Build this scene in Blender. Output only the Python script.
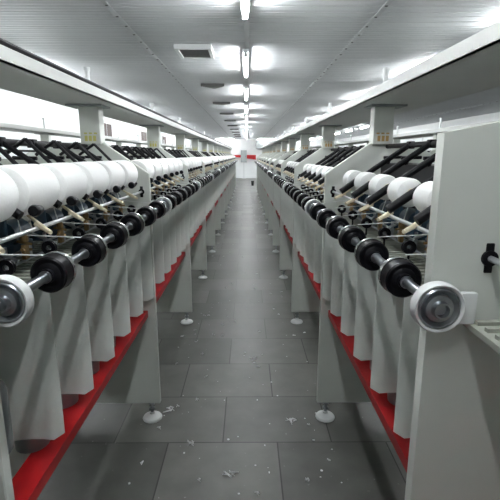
import bpy, bmesh, math, random
from mathutils import Vector, Matrix
for o in list(bpy.data.objects): bpy.data.objects.remove(o)
S = bpy.context.scene; C = S.collection; PI = math.pi
random.seed(7)

# ---------------- camera, world, exposure
cam_d = bpy.data.cameras.new('camera'); cam = bpy.data.objects.new('camera', cam_d); C.objects.link(cam)
cam_d.sensor_width = 36; cam_d.lens = 36 * 433 / 500; cam_d.clip_start = .02; cam_d.clip_end = 200
cam.location = (0, 0, 1.6)
cam.rotation_euler = (math.radians(90 - 12.38), 0, math.radians(-.39))
S.camera = cam
w = bpy.data.worlds.new('world'); S.world = w; w.use_nodes = True
w.node_tree.nodes['Background'].inputs[0].default_value = (.8, .85, .9, 1)
w.node_tree.nodes['Background'].inputs[1].default_value = .3
S.view_settings.view_transform = 'Standard'; S.view_settings.look = 'None'
S.view_settings.gamma = 1; S.view_settings.use_curve_mapping = False
S.view_settings.exposure = 2.1
TUBE = 24.0          # emission of the fluorescent tubes

# ---------------- materials
def mat(name, col, rough=.5, metal=0, noise=0, nscale=8, bump=0, bscale=60, spec=.5, emit=None):
    m = bpy.data.materials.new(name); m.use_nodes = True
    nt = m.node_tree; b = nt.nodes['Principled BSDF']
    b.inputs['Base Color'].default_value = (*col, 1); b.inputs['Roughness'].default_value = rough
    b.inputs['Metallic'].default_value = metal; b.inputs['Specular IOR Level'].default_value = spec
    tc = nt.nodes.new('ShaderNodeTexCoord')
    if noise:
        n = nt.nodes.new('ShaderNodeTexNoise'); n.inputs['Scale'].default_value = nscale; n.inputs['Detail'].default_value = 5
        nt.links.new(tc.outputs['Object'], n.inputs['Vector'])
        r = nt.nodes.new('ShaderNodeMapRange'); r.inputs[3].default_value = 1 - noise; r.inputs[4].default_value = 1 + noise
        r.inputs[1].default_value = .3; r.inputs[2].default_value = .7
        nt.links.new(n.outputs[0], r.inputs[0])
        x = nt.nodes.new('ShaderNodeVectorMath'); x.operation = 'SCALE'; x.inputs[0].default_value = col
        nt.links.new(r.outputs[0], x.inputs['Scale']); nt.links.new(x.outputs[0], b.inputs['Base Color'])
    if bump:
        n = nt.nodes.new('ShaderNodeTexNoise'); n.inputs['Scale'].default_value = bscale
        nt.links.new(tc.outputs['Object'], n.inputs['Vector'])
        bp = nt.nodes.new('ShaderNodeBump'); bp.inputs['Strength'].default_value = bump; bp.inputs['Distance'].default_value = .002
        nt.links.new(n.outputs[0], bp.inputs['Height']); nt.links.new(bp.outputs[0], b.inputs['Normal'])
    if emit:
        b.inputs['Emission Color'].default_value = (*emit[0], 1); b.inputs['Emission Strength'].default_value = emit[1]
    return m

M = dict(
    paint=mat('machine_paint', (.66, .69, .645), .42, noise=.05, nscale=3),
    shelfp=mat('shelf_paint', (.60, .62, .60), .45, noise=.05, nscale=3),
    sheet=mat('separator_sheet', (.80, .84, .80), .42, noise=.07, nscale=5),
    red=mat('red_paint', (.43, .009, .012), .4, noise=.2, nscale=6),
    black=mat('black_plastic', (.004, .004, .006), .42, spec=.2),
    arm=mat('black_arm', (.005, .005, .007), .5, spec=.22),
    chrome=mat('chrome', (.75, .76, .77), .18, metal=1),
    steel=mat('steel', (.42, .44, .47), .3, metal=1),
    rod=mat('polished_rod', (.75, .77, .8), .3, metal=.8),
    brass=mat('brass', (.30, .20, .09), .4, metal=.6),
    cream=mat('cream_plastic', (.78, .70, .52), .5),
    navy=mat('dark_blue_plastic', (.02, .045, .07), .4, noise=.4, nscale=40),
    yarn=mat('white_yarn', (.90, .91, .90), .9, bump=.5, bscale=90, spec=.1),
    whitep=mat('white_plastic', (.72, .74, .74), .4),
    deck=mat('deck_metal', (.30, .31, .27), .5, noise=.15, nscale=12),
    dark=mat('dark_recess', (.02, .02, .02), .6),
    pot=mat('pot_metal', (.28, .30, .31), .35, metal=.6),
    wall=mat('wall_white', (.86, .88, .88), .7, noise=.03, nscale=2),
    brown=mat('brown_shutter', (.07, .04, .035), .6),
    stick=mat('orange_sticker', (.50, .33, .13), .6),
    ystick=mat('yellow_sticker', (.55, .52, .16), .6),
    lint=mat('lint', (.75, .76, .76), .95),
    tube=mat('lamp_tube', (1, 1, 1), .4, emit=((.96, .985, 1.0), TUBE)),
    grey=mat('grey_cabinet', (.33, .36, .36), .5),
)
# ribbed ceiling plastic
M['ceil'] = mat('ceiling_panel', (.57, .585, .60), .38, noise=.04, nscale=1.5)
_b = M['ceil'].node_tree.nodes['Principled BSDF']; _b.inputs['Anisotropic'].default_value = .9; _b.inputs['Anisotropic Rotation'].default_value = 0.25
_t = M['ceil'].node_tree.nodes.new('ShaderNodeCombineXYZ'); _t.inputs[0].default_value = 1
M['ceil'].node_tree.links.new(_t.outputs[0], _b.inputs['Tangent'])
M['seam'] = mat('ceiling_joint', (.47, .485, .50), .4)

def floor_mat():
    m = bpy.data.materials.new('stone_tiles'); m.use_nodes = True; nt = m.node_tree; L = nt.links
    b = nt.nodes['Principled BSDF']; N = nt.nodes.new
    tc = N('ShaderNodeTexCoord'); mp = N('ShaderNodeMapping'); mp.inputs['Location'].default_value = (-.17 + .62*20, -.275 + .475*20, 0)
    L.new(tc.outputs['Object'], mp.inputs['Vector'])
    br = N('ShaderNodeTexBrick'); br.offset = .5; br.squash = 1
    br.inputs['Scale'].default_value = 1; br.inputs['Brick Width'].default_value = .62; br.inputs['Row Height'].default_value = .475
    br.inputs['Mortar Size'].default_value = .004; br.inputs['Mortar Smooth'].default_value = .2
    br.inputs['Color1'].default_value = (.085, .087, .079, 1); br.inputs['Color2'].default_value = (.150, .152, .139, 1)
    br.inputs['Mortar'].default_value = (.035, .035, .032, 1)
    L.new(mp.outputs[0], br.inputs['Vector'])
    n = N('ShaderNodeTexNoise'); n.inputs['Scale'].default_value = 5; n.inputs['Detail'].default_value = 8
    L.new(tc.outputs['Object'], n.inputs['Vector'])
    r = N('ShaderNodeMapRange'); r.inputs[1].default_value = .3; r.inputs[2].default_value = .7; r.inputs[3].default_value = .8; r.inputs[4].default_value = 1.2
    L.new(n.outputs[0], r.inputs[0])
    x = N('ShaderNodeVectorMath'); x.operation = 'SCALE'; L.new(br.outputs['Color'], x.inputs[0]); L.new(r.outputs[0], x.inputs['Scale'])
    # fine pale dust specks
    n2 = N('ShaderNodeTexNoise'); n2.inputs['Scale'].default_value = 38; n2.inputs['Detail'].default_value = 3
    L.new(tc.outputs['Object'], n2.inputs['Vector'])
    r2 = N('ShaderNodeMapRange'); r2.inputs[1].default_value = .70; r2.inputs[2].default_value = .80; r2.inputs[3].default_value = 0; r2.inputs[4].default_value = .6
    L.new(n2.outputs[0], r2.inputs[0])
    mx = N('ShaderNodeMixRGB'); mx.inputs[2].default_value = (.5, .5, .5, 1)
    L.new(r2.outputs[0], mx.inputs[0]); L.new(x.outputs[0], mx.inputs[1]); L.new(mx.outputs[0], b.inputs['Base Color'])
    r3 = N('ShaderNodeMapRange'); r3.inputs[3].default_value = .30; r3.inputs[4].default_value = .5; L.new(n.outputs[0], r3.inputs[0])
    L.new(r3.outputs[0], b.inputs['Roughness'])
    bp = N('ShaderNodeBump'); bp.inputs['Strength'].default_value = .35; bp.inputs['Distance'].default_value = .003
    iv = N('ShaderNodeMath'); iv.operation = 'SUBTRACT'; iv.inputs[0].default_value = 1; L.new(br.outputs['Fac'], iv.inputs[1])
    ad = N('ShaderNodeMath'); ad.operation = 'ADD'; L.new(iv.outputs[0], ad.inputs[0]); L.new(n.outputs[0], ad.inputs[1])
    L.new(ad.outputs[0], bp.inputs['Height']); L.new(bp.outputs[0], b.inputs['Normal'])
    return m
M['floor'] = floor_mat()

# ---------------- mesh helpers
def box(bm, x0, x1, y0, y1, z0, z1, bev=0):
    g = bmesh.ops.create_cube(bm, size=1)['verts']
    bmesh.ops.scale(bm, vec=(abs(x1-x0), abs(y1-y0), abs(z1-z0)), verts=g)
    bmesh.ops.translate(bm, vec=((x0+x1)/2, (y0+y1)/2, (z0+z1)/2), verts=g)
    if bev:
        es = list({e for v in g for e in v.link_edges})
        bmesh.ops.bevel(bm, geom=es, offset=bev, segments=2, affect='EDGES', profile=.5)
def tube(bm, a, b, r, seg=12, r2=None):
    a = Vector(a); b = Vector(b); d = b - a
    g = bmesh.ops.create_cone(bm, cap_ends=True, segments=seg, radius1=r, radius2=r if r2 is None else r2, depth=d.length)['verts']
    q = d.to_track_quat('Z', 'Y').to_matrix().to_4x4()
    bmesh.ops.transform(bm, matrix=Matrix.Translation((a+b)/2) @ q, verts=g)
def lathe(bm, prof, axis='Y', seg=24, c=(0, 0, 0)):
    """prof: list of (radius, position along axis)"""
    rings = []
    for r, t in prof:
        ring = []
        if r < 1e-5:
            p = {'Y': (0, t, 0), 'Z': (0, 0, t)}[axis]; ring = [bm.verts.new(Vector(p) + Vector(c))]
        else:
            for k in range(seg):
                a = 2*PI*k/seg; u, v = r*math.cos(a), r*math.sin(a)
                p = {'Y': (u, t, v), 'Z': (u, v, t)}[axis]; ring.append(bm.verts.new(Vector(p) + Vector(c)))
        rings.append(ring)
    for A, B in zip(rings, rings[1:]):
        for k in range(seg):
            k2 = (k+1) % seg
            if len(A) == 1 and len(B) == 1: continue
            if len(A) == 1: bm.faces.new((A[0], B[k], B[k2]))
            elif len(B) == 1: bm.faces.new((A[k], B[0], A[k2]))
            else: bm.faces.new((A[k], B[k], B[k2], A[k2]))
def prism(bm, pts, y0, y1):
    """pts = (x,z) outline extruded along y"""
    A = [bm.verts.new((x, y0, z)) for x, z in pts]; B = [bm.verts.new((x, y1, z)) for x, z in pts]
    bm.faces.new(A); bm.faces.new(B[::-1])
    for k in range(len(pts)):
        k2 = (k+1) % len(pts); bm.faces.new((A[k], B[k], B[k2], A[k2]))
def mesh(name, bm, m, smooth=False):
    bmesh.ops.recalc_face_normals(bm, faces=bm.faces)
    me = bpy.data.meshes.new(name); bm.to_mesh(me); bm.free(); me.materials.append(m)
    if smooth:
        me.polygons.foreach_set('use_smooth', [True]*len(me.polygons))
        try: me.set_sharp_from_angle(angle=math.radians(35))
        except Exception: pass
    return me
def link(name, me, parent=None, loc=(0, 0, 0)):
    o = bpy.data.objects.new(name, me); C.objects.link(o); o.location = loc
    if parent: o.parent = parent
    return o
def obj(name, bm, m, parent=None, loc=(0, 0, 0), smooth=False):
    return link(name, mesh(name, bm, m, smooth), parent, loc)
def tag(o, label, cat, group=None, kind=None):
    o['label'] = label; o['category'] = cat
    if group: o['group'] = group
    if kind: o['kind'] = kind
    return o
def struct(name, bm, m, parent=None, smooth=False, label=None):
    o = obj(name, bm, m, parent, smooth=smooth); o['kind'] = 'structure'
    if label: o['label'] = label
    return o
NB = bmesh.new

# ---------------- the room
XL, XR, Y0, Y1, H = -3.8, 6.6, -2.2, 31.0, 2.70
b = NB(); box(b, XL, XR, Y0, Y1, -.1, 0); struct('floor', b, M['floor'])
b = NB()                                           # ceiling of narrow grooved boards running across the aisle
P = .135; n = int((Y1 - Y0)/P) + 1
prof = []
for k in range(n):
    y = Y0 + k*P
    prof += [(y, H+.013), (y+.009, H), (y+.040, H), (y+.060, H+.007), (y+.080, H), (y+P-.012, H), (y+P-.003, H+.013)]
prev = None
for y, z in prof:
    a, c = b.verts.new((XL, y, z)), b.verts.new((XR, y, z))
    if prev: b.faces.new((prev[0], a, c, prev[1]))
    prev = (a, c)
box(b, XL, XR, Y0, Y1, H+.02, H+.1)
o = struct('ceiling', b, M['ceil'])
for i, x in enumerate((-3.15, -1.05, 1.05, 3.15, 5.25)):
    b = NB(); box(b, x-.02, x+.02, Y0, Y1, H-.004, H+.001)
    t = struct('trim_%d' % (i+1), b, M['seam'])
    b = NB(); y = Y0 + .1
    while y < Y1:
        box(b, x-.010, x+.010, y-.008, y+.008, H-.008, H-.003); y += .27
    obj('rivet', b, M['dark'], t)
def wall(name, a): 
    b = NB(); box(b, *a); return struct(name, b, M['wall'])
wall('wall_far', (XL-.1, XR+.1, Y1, Y1+.1, 0, H+.1)); wall('wall_near', (XL-.1, XR+.1, Y0-.1, Y0, 0, H+.1))
wall('wall_left', (XL-.1, XL, Y0, Y1, 0, H+.1)); wall('wall_right', (XR, XR+.1, Y0, Y1, 0, H+.1))
for i, y in enumerate((12.1, 16.4, 20.4, 24.4)):
    b = NB(); box(b, XL, XL+.03, y-.46, y+.46, 2.06, 2.46); 
    wd = struct('window_%d' % (i+1), b, M['whitep'])
    b = NB(); box(b, XL+.025, XL+.035, y-.42, y-.02, 2.10, 2.42); box(b, XL+.025, XL+.035, y+.02, y+.42, 2.10, 2.42)
    obj('shutter', b, M['brown'], wd)

# ---------------- lamps: battens hung just below the ceiling over every aisle
b = NB(); box(b, -.032, .032, -.62, .62, .026, .060, .004); box(b, -.02, .02, -.615, -.595, -.02, .03); box(b, -.02, .02, .595, .615, -.02, .03)
me_b = mesh('lamp_housing', b, M['whitep'])
b = NB(); lathe(b, [(0, -.595), (.017, -.595), (.017, .595), (0, .595)], 'Y', 10); me_t = mesh('lamp_tube', b, M['tube'], True)
b = NB(); box(b, -.006, .006, -.005, .005, .0601, .082); me_h = mesh('hanger', b, M['steel'])
ordn = ['nearest', 'second', 'third', 'fourth', 'fifth', 'sixth', 'seventh', 'eighth', 'ninth', 'tenth', 'eleventh', 'twelfth', 'thirteenth', 'fourteenth']
rows = {0: 'over the central aisle', -2.62: 'beyond the left machine shelf',
        2.25: 'beyond the right machine shelf', 4.45: 'in the farthest row on the right'}
for x, where in rows.items():
    k = 0
    if x == 0: ys = [0.45 + 2.5*i for i in range(13)]
    else: ys = [1.0 + 2.5*i for i in range(12)]
    if x > 4: ys = [16.9 + 2.5*i for i in range(6)]
    for y in ys:
        if y > 30.4: continue
        e = bpy.data.objects.new('ceiling_lamp', None); C.objects.link(e); e.location = (x - .012, y, H-.085)
        tag(e, 'white fluorescent tube lamp %s, %s from the camera' % (where, ordn[k] if k else 'nearest'), 'lamp', 'fluorescent lamps ' + where)
        link('housing', me_b, e); link('tube', me_t, e)
        link('hanger', me_h, e, (0, -.4, 0)); link('hanger', me_h, e, (0, .4, 0)); k += 1
for i, x in enumerate((-1.45, 1.35, 3.9)):  # extra tubes added only to brighten the far wall
    e = bpy.data.objects.new('ceiling_lamp', None); C.objects.link(e); e.location = (x, Y1-1.15, H-.085); e.rotation_euler = (0, 0, PI/2)
    tag(e, 'added fill lamp set crosswise to brighten the far wall, ' + ('left of the aisle', 'right of the aisle', 'farthest right')[i], 'lamp', 'added fill lamps by the far wall')
    link('housing', me_b, e); link('tube', me_t, e)
b = NB(); box(b, -.022, .022, Y0, Y1, H-.014, H-.001); struct('trim_6', b, M['seam'])

# ---------------- ceiling vents
def vent_meshes():
    b = NB()
    for x0, x1, y0, y1 in ((-.19, .19, -.24, -.20), (-.19, .19, .20, .24), (-.19, -.15, -.20, .20), (.15, .19, -.20, .20)):
        box(b, x0, x1, y0, y1, -.05, 0, .004)
    f = mesh('vent_frame', b, M['whitep'])
    b = NB(); box(b, -.15, .15, -.20, .20, -.012, -.004); k = mesh('vent_backing', b, M['dark'])
    b = NB()
    for i in range(9):
        y = -.17 + i*.0425
        prism(b, [(-.15, -.038), (.15, -.038), (.15, -.034), (-.15, -.034)], y, y+.022)
    g = mesh('vent_slats', b, mat('vent_slat', (.10, .10, .095), .5))
    b = NB()
    for i in range(7):                              # louvre stack tapered in shape to imitate the frame's lit side washing out
        t = i/6; h = .03 + .155*(1-t)
        box(b, -h+.01, h+.01, -.19+.058*i, -.155+.058*i, -.046+.003*i, -.003, .003)
    g2 = mesh('vent_louvre', b, g.materials[0])
    return f, k, g, g2
vf, vk, vg, vg2 = vent_meshes()
b = NB(); box(b, -.19, .19, -.21, .22, -.0025, .002); vp2 = mesh('mounting_plate', b, M['ceil'])
for i in range(10):
    e = bpy.data.objects.new('ceiling_vent', None); C.objects.link(e); e.location = (-.55, 4.97 + 2.42*i, H)
    tag(e, ('white-framed vent with dark grille in the ceiling, nearest of its row' if i == 0 else 'dark louvred ceiling vent, taper imitating its washed-out lit side, %s from the camera' % ordn[i]), 'vent', 'ceiling vents left of the lamps')
    if i == 0: link('frame', vf, e); link('backing', vk, e); link('grille', vg, e)
    else: link('louvre', vg2, e); link('mounting_plate', vp2, e)

# ---------------- the winding machines
D, S0, SP = 1.575, .1725, .246          # bay length, first spindle offset, spindle pitch
YB = .84                                # first frame panel
ZS = 1.857                              # shelf underside
# u = distance from the machine's aisle face towards its middle, built for side = +1 and mirrored for the left
def panel_outline(near=False):
    f = -.065 if near else 0
    pts = [(f, .11), (f, 1.27)]
    if not near: pts = [(0, .11), (0, 1.50)]
    else: pts = [(f, .11), (f, 1.64)]
    pts += [(.24, 1.70 if near else 1.665), (.48, 1.665), (.72, 1.50), (.72, .11)]
    return pts
def mk(side):
    """shared meshes for one handedness; x = side*u"""
    s = side; R = {}
    def pr(bm, pts, y0, y1): prism(bm, [(s*x, z) for x, z in pts], y0, y1)
    b = NB(); pr(b, panel_outline(), -.016, .016); bmesh.ops.bevel(b, geom=[e for e in b.edges], offset=.003, segments=1, affect='EDGES'); R['panel'] = mesh('frame_panel', b, M['paint'])
    b = NB(); pr(b, panel_outline(True), -.016, .016); R['endpanel'] = mesh('end_panel', b, M['paint'])
    b = NB(); lathe(b, [(0, 0), (.058, 0), (.060, .006), (.054, .016), (.030, .026), (.016, .034), (.016, .045), (0, .045)], 'Z', 24)
    R['foot'] = mesh('levelling_foot', b, M['whitep'], True)
    b = NB(); tube(b, (0, 0, .04), (0, 0, .112), .009, 12); tube(b, (0, 0, .060), (0, 0, .073), .019, 6); tube(b, (0, 0, .098), (0, 0, .1095), .019, 6)
    R['bolt'] = mesh('foot_bolt', b, M['steel'], True)
    b = NB(); box(b, s*.242, s*.348, -.04, .04, 1.655, ZS, .004)
    R['column'] = mesh('column', b, M['paint'])
    b = NB(); box(b, s*.215, s*.40, -.075, .075, ZS-.010, ZS-.0005); R['cap'] = mesh('column_cap', b, M['grey'])
    b = NB()
    R['stick'] = None
    for q in range(3):
        box(b, s*(.265+.022*q), s*(.280+.022*q), -.043, -.0402, 1.672, 1.70)
        box(b, s*(.258+.026*q), s*(.274+.026*q), -.043, -.0402, 1.708, 1.716)
    R['stick'] = mesh('sticker', b, M['stick'] if s > 0 else M['ystick'])
    b = NB(); tube(b, (0, 0, 0), (0, 0, .165), .0125, 14); tube(b, (0, 0, .1651), (0, 0, .183), .016, 14); tube(b, (0, 0, 0), (0, 0, .01), .026, 14)
    R['post'] = mesh('shelf_post', b, M['whitep'], True)
    # separator sheet between neighbouring spindles: thin, slightly dished, rounded lower corner
    b = NB(); cols = 10; grid = []
    for i in range(cols+1):
        u = .30*i/cols; bow = .011*math.sin(PI*min(1, u/.16)) + (.012 if i == 0 else 0)
        zb = .787 + (.018 if i == 0 else 0)
        grid.append([(s*u, bow, zb), (s*u, bow, .95), (s*u, bow*.8, 1.12), (s*u, bow*.5, 1.272)])
    V = [[[b.verts.new((x, y+t, z)) for x, y, z in c] for c in grid] for t in (-.002, .002)]
    for i in range(cols):
        for j in range(3):
            for t in (0, 1): b.faces.new((V[t][i][j], V[t][i+1][j], V[t][i+1][j+1], V[t][i][j+1]))
    for i in range(cols):
        for j in (0, 3): b.faces.new((V[0][i][j], V[0][i+1][j], V[1][i+1][j], V[1][i][j]))
    for j in range(3):
        for i in (0, cols): b.faces.new((V[0][i][j], V[0][i][j+1], V[1][i][j+1], V[1][i][j]))
    R['sep'] = mesh('separator', b, M['sheet'], True)
    # drum, axis along y, centred on the shaft
    b = NB(); lathe(b, [(.0125, -.036), (.017, -.035), (.018, -.026), (.026, -.024), (.030, -.021), (.040, -.024), (.044, -.020), (.0445, .016), (.0125, .020), (.0125, -.036)], 'Y', 32)
    R['drum'] = mesh('winding_drum', b, M['black'], True)
    b = NB(); lathe(b, [(.0125, .0205), (.046, .0165), (.0475, .019), (.0475, .027), (.045, .030), (.0125, .030), (.0125, .0205)], 'Y', 32)
    R['rim'] = mesh('chrome_rim', b, M['chrome'], True)
    b = NB(); lathe(b, [(.0128, -.044), (.015, -.043), (.015, -.037), (.0128, -.0365), (.0128, -.044)], 'Y', 24); R['hub'] = mesh('hub_ring', b, M['steel'], True)
    # bearing by every frame panel: white ring guard with a chrome end disc
    b = NB(); lathe(b, [(.043, -.010), (.048, -.013), (.051, -.008), (.051, .010), (.043, .012), (.041, 0), (.043, -.010)], 'Y', 36)
    box(b, s*.040, s*.075, -.006, .008, -.035, .030, .003)
    R['guard'] = mesh('bearing_guard', b, M['whitep'], True)
    b = NB(); lathe(b, [(.0125, -.026), (.016, -.026), (.018, -.014), (.027, -.012), (.029, -.004), (.038, -.012), (.041, -.009), (.041, .008), (.0125, .012), (.0125, -.026)], 'Y', 36)
    R['enddisc'] = mesh('end_disc', b, M['steel'], True)
    # cradle arm: runs from the package up to the pivot shaft
    b = NB(); ya = 0
    tube(b, (s*.045, ya, 1.452), (s*.33, ya, 1.648), .0125 if s > 0 else .0105, 10); tube(b, (s*(.015 if s > 0 else .04), ya, 1.430 if s > 0 else 1.448), (s*.09, ya, 1.483), .0145 if s > 0 else .012, 12)
    tube(b, (s*.215, ya+.018, 1.588), (s*.30, ya+.018, 1.590), .007, 8); tube(b, (s*.24, ya+.01, 1.585), (s*.24, ya+.03, 1.565), .010, 8)
    box(b, s*.315, s*.345, ya-.018, ya+.018, 1.628, 1.662, .004)
    R['arm'] = mesh('cradle_arm', b, M['arm'], True)
    b = NB(); tube(b, (s*.10, 0, 1.50), (s*.25, 0, 1.655), .007, 8); tube(b, (s*.25, 0, 1.655), (s*.33, 0, 1.60), .007, 8)
    R['brace'] = mesh('arm_brace', b, M['arm'], True)
    b = NB(); lathe(b, [(0, -.014), (.013, -.012), (.016, -.004), (.014, .006), (.010, .03), (0, .03)], 'Y', 14); R['knob'] = mesh('holder_knob', b, M['black'], True)
    # tensioner body, guide lever, pulley, brass eyelet
    b = NB(); tube(b, (s*.135, -.035, 1.385), (s*.135, .055, 1.385), .036, 16); box(b, s*.10, s*.19, -.05, .06, 1.325, 1.36, .004); box(b, s*.12, s*.15, -.045, -.030, 1.37, 1.43, .003)
    R['tens'] = mesh('yarn_tensioner', b, M['navy'], True)
    b = NB(); tube(b, (s*.125, .05, 1.447), (s*.000, -.050, 1.398), .0036, 8, .0065); tube(b, (s*.052, -.008, 1.412), (s*-.006, -.054, 1.396), .0085, 8, .006)
    R['lever'] = mesh('yarn_guide', b, M['cream'], True)
    b = NB(); lathe(b, [(.008, -.005), (.021, -.007), (.021, -.003), (.017, 0), (.021, .003), (.021, .007), (.008, .005), (.008, -.005)], 'Y', 20); tube(b, (0, -.002, -.005), (0, -.002, -.048), .004, 8)
    R['pulley'] = mesh('guide_pulley', b, M['black'], True)
    b = NB(); box(b, -.006, .006, -.012, .012, -.03, .012, .002); tube(b, (-.02*s, 0, .012), (.03*s, 0, .022), .004, 8); tube(b, (0, -.02, .0), (0, .03, -.01), .005, 8); tube(b, (0, 0, .02), (0, 0, .045), .011, 10)
    R['eye'] = mesh('brass_bracket', b, M['brass'], True)
    b = NB(); lathe(b, [(0, .713), (.05, .713), (.055, .80), (.055, .84), (.072, .86), (.072, 1.02), (.068, 1.03), (.03, 1.035), (.012, 1.05), (.012, 1.17), (0, 1.18)], 'Z', 20, (s*.14, 0, 0))
    R['pot'] = mesh('spindle_pot', b, M['pot'], True)
    b = NB(); tube(b, (0, -.01, .02), (-s*.125, .085, -.005), .0016, 6); tube(b, (s*.03, .03, .075), (0, -.01, .02), .0016, 6)
    R['thread'] = mesh('yarn_thread', b, M['lint'])
    b = NB(); tube(b, (0, -.075, -.01), (0, .07, -.01), .0045, 8); tube(b, (s*.0, .05, -.01), (s*.06, .06, .04), .006, 8); box(b, -.012, .012, .035, .055, -.03, .004, .002)
    tube(b, (-s*.03, -.06, -.02), (s*.05, -.06, .015), .005, 8); tube(b, (s*.02, -.03, -.055), (s*.02, -.03, .01), .006, 8)
    R['feeler'] = mesh('feeler_arm', b, M['steel'], True)
    r, hl = (.047, .058) if s > 0 else (.069, .098)
    b = NB(); lathe(b, [(.016, -hl), (r*.72, -hl), (r*.93, -hl+.006), (r, -hl+.020), (r*1.01, 0), (r, hl-.020), (r*.93, hl-.006), (r*.72, hl), (.016, hl)], 'Y', 32)
    R['pack'] = mesh('yarn_package', b, M['yarn'], True)
    b = NB(); lathe(b, [(.012, -hl-.008), (.0158, -hl-.008), (.0158, hl+.008), (.012, hl+.008), (.012, -hl-.008)], 'Y', 16); R['core'] = mesh('paper_tube', b, M['cream'], True)
    return R
KIT = {1: mk(1), -1: mk(-1)}
ORD = ['first', 'second', 'third', 'fourth', 'fifth', 'sixth', 'seventh', 'eighth', 'ninth', 'tenth', 'eleventh', 'twelfth', 'thirteenth', 'fourteenth', 'fifteenth']

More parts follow.
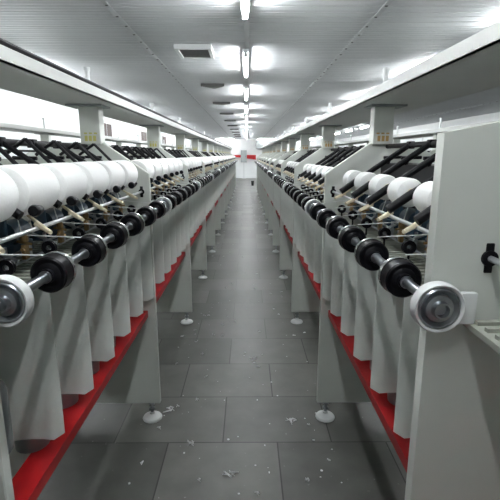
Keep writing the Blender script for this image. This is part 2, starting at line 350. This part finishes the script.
def machine(label, x0, side, bays, full, word):
    s = side; K = KIT[s]; DU = .056 if s > 0 else .065; DZ = 1.308 if s > 0 else 1.322
    ys, ye = YB - D, YB + bays*D
    m = bpy.data.objects.new('yarn_winding_machine', None); C.objects.link(m); m.location = (x0, 0, 0)
    tag(m, label, 'machine', None)
    # long members
    b = NB(); box(b, s*.045, s*.125, ys, ye, .704, .712); box(b, s*.045, s*.051, ys, ye, .674, .704); box(b, s*.119, s*.125, ys, ye, .674, .704)
    obj('red_beam', b, M['red'], m)
    b = NB(); box(b, s*.60, s*.675, ys, ye, .674, .712); obj('red_beam', b, M['red'], m)
    so = .54 if s > 0 else .44
    b = NB(); box(b, s*.155, s*so, ys, ye, ZS, ZS+.006); box(b, s*.155, s*.161, ys, ye, ZS, ZS+.046); box(b, s*(so-.006), s*so, ys, ye, ZS, ZS+.046); box(b, s*.161, s*.185, ys, ye, ZS+.040, ZS+.046)
    obj('shelf', b, M['shelfp'], m)
    b = NB(); box(b, s*.008, s*.24, ys, ye, 1.262, 1.274); y = ys + .02     # deck with raised cross ribs
    while y < min(ye, 9): box(b, s*.02, s*.24, y, y+.012, 1.274, 1.282); y += .035
    box(b, s*.24, s*.252, ys, ye, 1.262, 1.37)
    obj('deck', b, M['deck'], m)
    b = NB(); box(b, s*.30, s*.42, ys, ye, .30, 1.25, .005); obj('housing_light_block', b, M['paint'], m)  # lower part added to block lamp light passing under the machine
    b = NB(); box(b, s*.30, s*.42, ys, ye, 1.30, 1.56, .005); obj('centre_duct', b, M['arm'] if s > 0 else M['deck'], m)
    b = NB(); tube(b, (s*.33, ys, 1.645), (s*.33, ye, 1.645), .012, 10); obj('pivot_shaft', b, M['arm'], m, smooth=True)
    for k in range(-1, bays+1):
        y = YB + k*D
        near = (k == 0 and s > 0 and full)
        p = link('frame_panel', K['endpanel'] if near else K['panel'], m, (0, y, 0))
        if near: p['label'] = 'nearest grey frame panel, reaching out to the drums'
        for u in (.055, .665):
            f = link('levelling_foot', K['foot'], p, (s*u, 0, 0)); 
            if u < .1 or full: link('foot_bolt', K['bolt'], p, (s*u, 0, 0))
        c = link('column', K['column'], m, (0, y, 0)); link('column_cap', K['cap'], c)
        if full and k >= 0: link('sticker', K['stick'], c)
        link('shelf_post', K['post'], m, (s*.30, y, ZS+.006))
    if not full:
        b = NB(); box(b, s*.01, s*.02, ys, ye, .80, 1.26); obj('side_cover', b, M['sheet'], m)
        b = NB(); box(b, s*.70, s*.71, ys, ye, .80, 1.26); obj('side_cover', b, M['sheet'], m)
        return m
    b = NB(); box(b, s*.71, s*.72, ys, ye, .80, 1.27); obj('back_cover', b, M['sheet'], m)
    b = NB(); tube(b, (-s*DU, ys+.5 if s < 0 else YB-.05, DZ), (-s*DU, ye+.04, DZ), .0118, 14); obj('drum_shaft', b, M['steel'], m, smooth=True)
    b = NB(); tube(b, (s*.045, ys+.5, 1.402), (s*.045, ye, 1.402), .0062, 12); obj('guide_rod', b, M['rod'], m, smooth=True)
    b = NB(); tube(b, (s*.10, ys+.5, 1.305), (s*.10, ye, 1.305), .004, 8); tube(b, (s*.19, ys+.5, 1.315), (s*.19, ye, 1.315), .004, 8); obj('lower_rod', b, M['steel'], m, smooth=True)
    if s < 0:
        b = NB(); tube(b, (s*.170, ys, ZS+.060), (s*.170, ye, ZS+.060), .010, 8); obj('cable', b, M['arm'], m, smooth=True)
    for k in range(0, bays+1):
        y = YB + k*D
        g = link('bearing_guard', K['guard'], m, (-s*DU, y + (.0 if k else -.035), DZ)); link('end_disc', K['enddisc'], g)
        b = link('rod_bracket', BR[s], m, (s*.045, y, 1.402))
    zc = 1.480 if s > 0 else 1.506; up = .095 if s > 0 else .085
    for k in range(-1, bays):
        for i in range(6):
            if k == -1 and (i < 4 or s > 0): continue
            y = YB + k*D + S0 + SP*i
            link('separator', K['sep'], m, (0, y + SP*.42, 0))
            dy = y
            d = link('winding_drum', K['drum'], m, (-s*DU, y, DZ)); link('chrome_rim', K['rim'], d); link('hub_ring', K['hub'], d)
            y = YB + k*D + .132 + .235*i
            hl = .058 if s > 0 else .098
            a = link("cradle_arm", K["arm"], m, (0, y - hl - .024 if s > 0 else y + hl + .027, 0))
            if s < 0: link('arm_brace', K['brace'], a, (0, .02, 0))
            kn = link('holder_knob', K['knob'], m, (s*up, y - hl - .006, zc) if s > 0 else (-.002, y - hl - .012, 1.462))
            link('yarn_tensioner', K['tens'], m, (0, y, 0))
            link('yarn_guide', K['lever'], m, (0, y, 0))
            if k < 8:
                link('yarn_thread', K['thread'], m, (s*.085, y - .02, 1.365)); link('feeler_arm', K['feeler'], m, (s*.10, y - .03, 1.345))
                link('guide_pulley', K['pulley'], m, (s*.055, y + .06, 1.33))
                link('brass_bracket', K['eye'], m, (s*.085, y - .02, 1.345))
            link('spindle_pot', K['pot'], m, (0, y, 0))
            o = link('yarn_package', K['pack'], None, (x0 + s*up, y, zc))
            bay = 'bay just before the first frame panel' if k < 0 else '%s bay' % ORD[k]
            size = 'full white yarn package' if s < 0 else 'slim white yarn package'
            if k < 0: lab = '%s at the left picture edge, %s the camera' % (size, 'nearest' if i == 4 else 'second nearest')
            else: lab = '%s, %s in the %s bay of the %s machine' % (size, ORD[i], ORD[k], word)
            tag(o, lab, 'yarn package', 'yarn packages on the %s machine' % word)
            if k < 3: link('paper_tube', K['core'], o)
    return m
BR = {}
for s in (1, -1):
    b = NB(); tube(b, (0, -.022, 0), (0, .022, 0), .016, 16); box(b, -.008, .008, -.019, .019, -.03, .03, .002); BR[s] = mesh('rod_bracket', b, M['arm'], True)

machine('long grey winding machine left of the central aisle with full packages', -.535, -1, 13, True, 'left')
machine('long grey winding machine right of the central aisle with slim packages', .43, 1, 12, True, 'right')
machine('farther machine behind the left machine, beside the left wall', -2.20, -1, 12, False, '')
machine('farther machine directly behind the right machine', 2.10, 1, 12, False, '')
machine('farthest machine on the right, beyond two others', 3.76, 1, 12, False, '')

# ---------------- far end of the hall
b = NB()
prism(b, [(-1.1, 1.50), (.62, 1.28), (.62, 1.60), (-1.1, 1.60)], Y1-.16, Y1-.02)
tag(obj('red_beam', b, M['red']), 'red horizontal beam fixed across the white far wall', 'beam')
e = bpy.data.objects.new('control_cabinet', None); C.objects.link(e); e.location = (-.22, Y1-.36, 0)
tag(e, 'grey control cabinet on a post before the red beam', 'cabinet')
b = NB(); box(b, -.21, .21, -.1, .1, 1.10, 1.92, .01); obj('body', b, M['grey'], e)
b = NB(); box(b, -.19, .19, -.112, -.1005, 1.13, 1.89, .004); dd = obj('door', b, M['grey'], e)
b = NB(); box(b, .13, .15, -.13, -.1125, 1.45, 1.55); obj('handle', b, M['black'], dd)
b = NB(); box(b, -.04, .04, -.03, .03, 0, 1.10); box(b, -.15, .15, -.1, .1, 0, .02); obj('post', b, M['whitep'], e)
e = bpy.data.objects.new('waste_bin', None); C.objects.link(e); e.location = (.30, 23.3, 0)
tag(e, 'small black bin standing on the floor at the far end of the aisle', 'bin')
b = NB(); lathe(b, [(0, 0), (.06, 0), (.08, .24), (.075, .24), (.056, .02), (0, .02)], 'Z', 20); obj('bin_body', b, M['black'], e, smooth=True)
b = NB(); lathe(b, [(.078, .232), (.086, .236), (.086, .248), (.078, .25), (.078, .232)], 'Z', 20); obj('bin_rim', b, M['arm'], e, smooth=True)
b = NB(); box(b, .62, 2.4, Y1-.5, Y1-.02, 2.05, 2.60, .01)
tag(obj('air_duct', b, M['grey']), 'grey boxed air duct high on the far wall, right of the aisle', 'duct')

# ---------------- lint on the floor
def tuft(bm, x, y, sc, rng):
    for _ in range(rng.randint(3, 6)):
        a = rng.uniform(0, 2*PI); l = sc*rng.uniform(.4, 1.2); px, py = x + rng.uniform(-1, 1)*sc*.5, y + rng.uniform(-1, 1)*sc*.5
        z = .004 + rng.uniform(0, .002)
        tube(bm, (px - l*math.cos(a)/2, py - l*math.sin(a)/2, z), (px + l*math.cos(a)/2, py + l*math.sin(a)/2, z+.002), rng.uniform(.0015, .0035), 5)
rng = random.Random(3)
b = NB()
for _ in range(330):
    y = 1.3 + (rng.random()**1.6)*16; x = rng.uniform(-.62, .55)
    if rng.random() < .75:
        r = rng.uniform(.002, .0055); g = bmesh.ops.create_icosphere(b, subdivisions=1, radius=r)['verts']
        bmesh.ops.scale(b, vec=(rng.uniform(.8, 1.8), rng.uniform(.8, 1.8), .5), verts=g); bmesh.ops.translate(b, vec=(x, y, r*.5), verts=g)
    else: tuft(b, x, y, .018, rng)
tag(obj('lint_specks', b, M['lint']), 'tiny white lint specks scattered over the dark aisle floor', 'lint', kind='stuff')
big = [(-.09, 1.92, 'white lint scrap on the floor near the bottom edge, left of centre'), (-.50, 2.50, 'white lint scrap beside the nearest left machine foot'),
       (.33, 1.55, 'white lint scrap at the lower right of the aisle floor'), (.27, 2.38, 'thin white lint scrap left of the nearest right machine foot'),
       (.05, 3.2, 'flat lint scrap in the middle of the aisle, between the nearest feet'), (-.33, 2.16, 'lint scrap on the tile right of the nearest left foot')]
for x, y, lab in big:
    b = NB(); tuft(b, 0, 0, .05, rng); tuft(b, .01, .005, .03, rng)
    tag(obj('lint_scrap', b, M['lint'], loc=(x, y, 0)), lab, 'lint', 'larger lint scraps on the aisle floor')
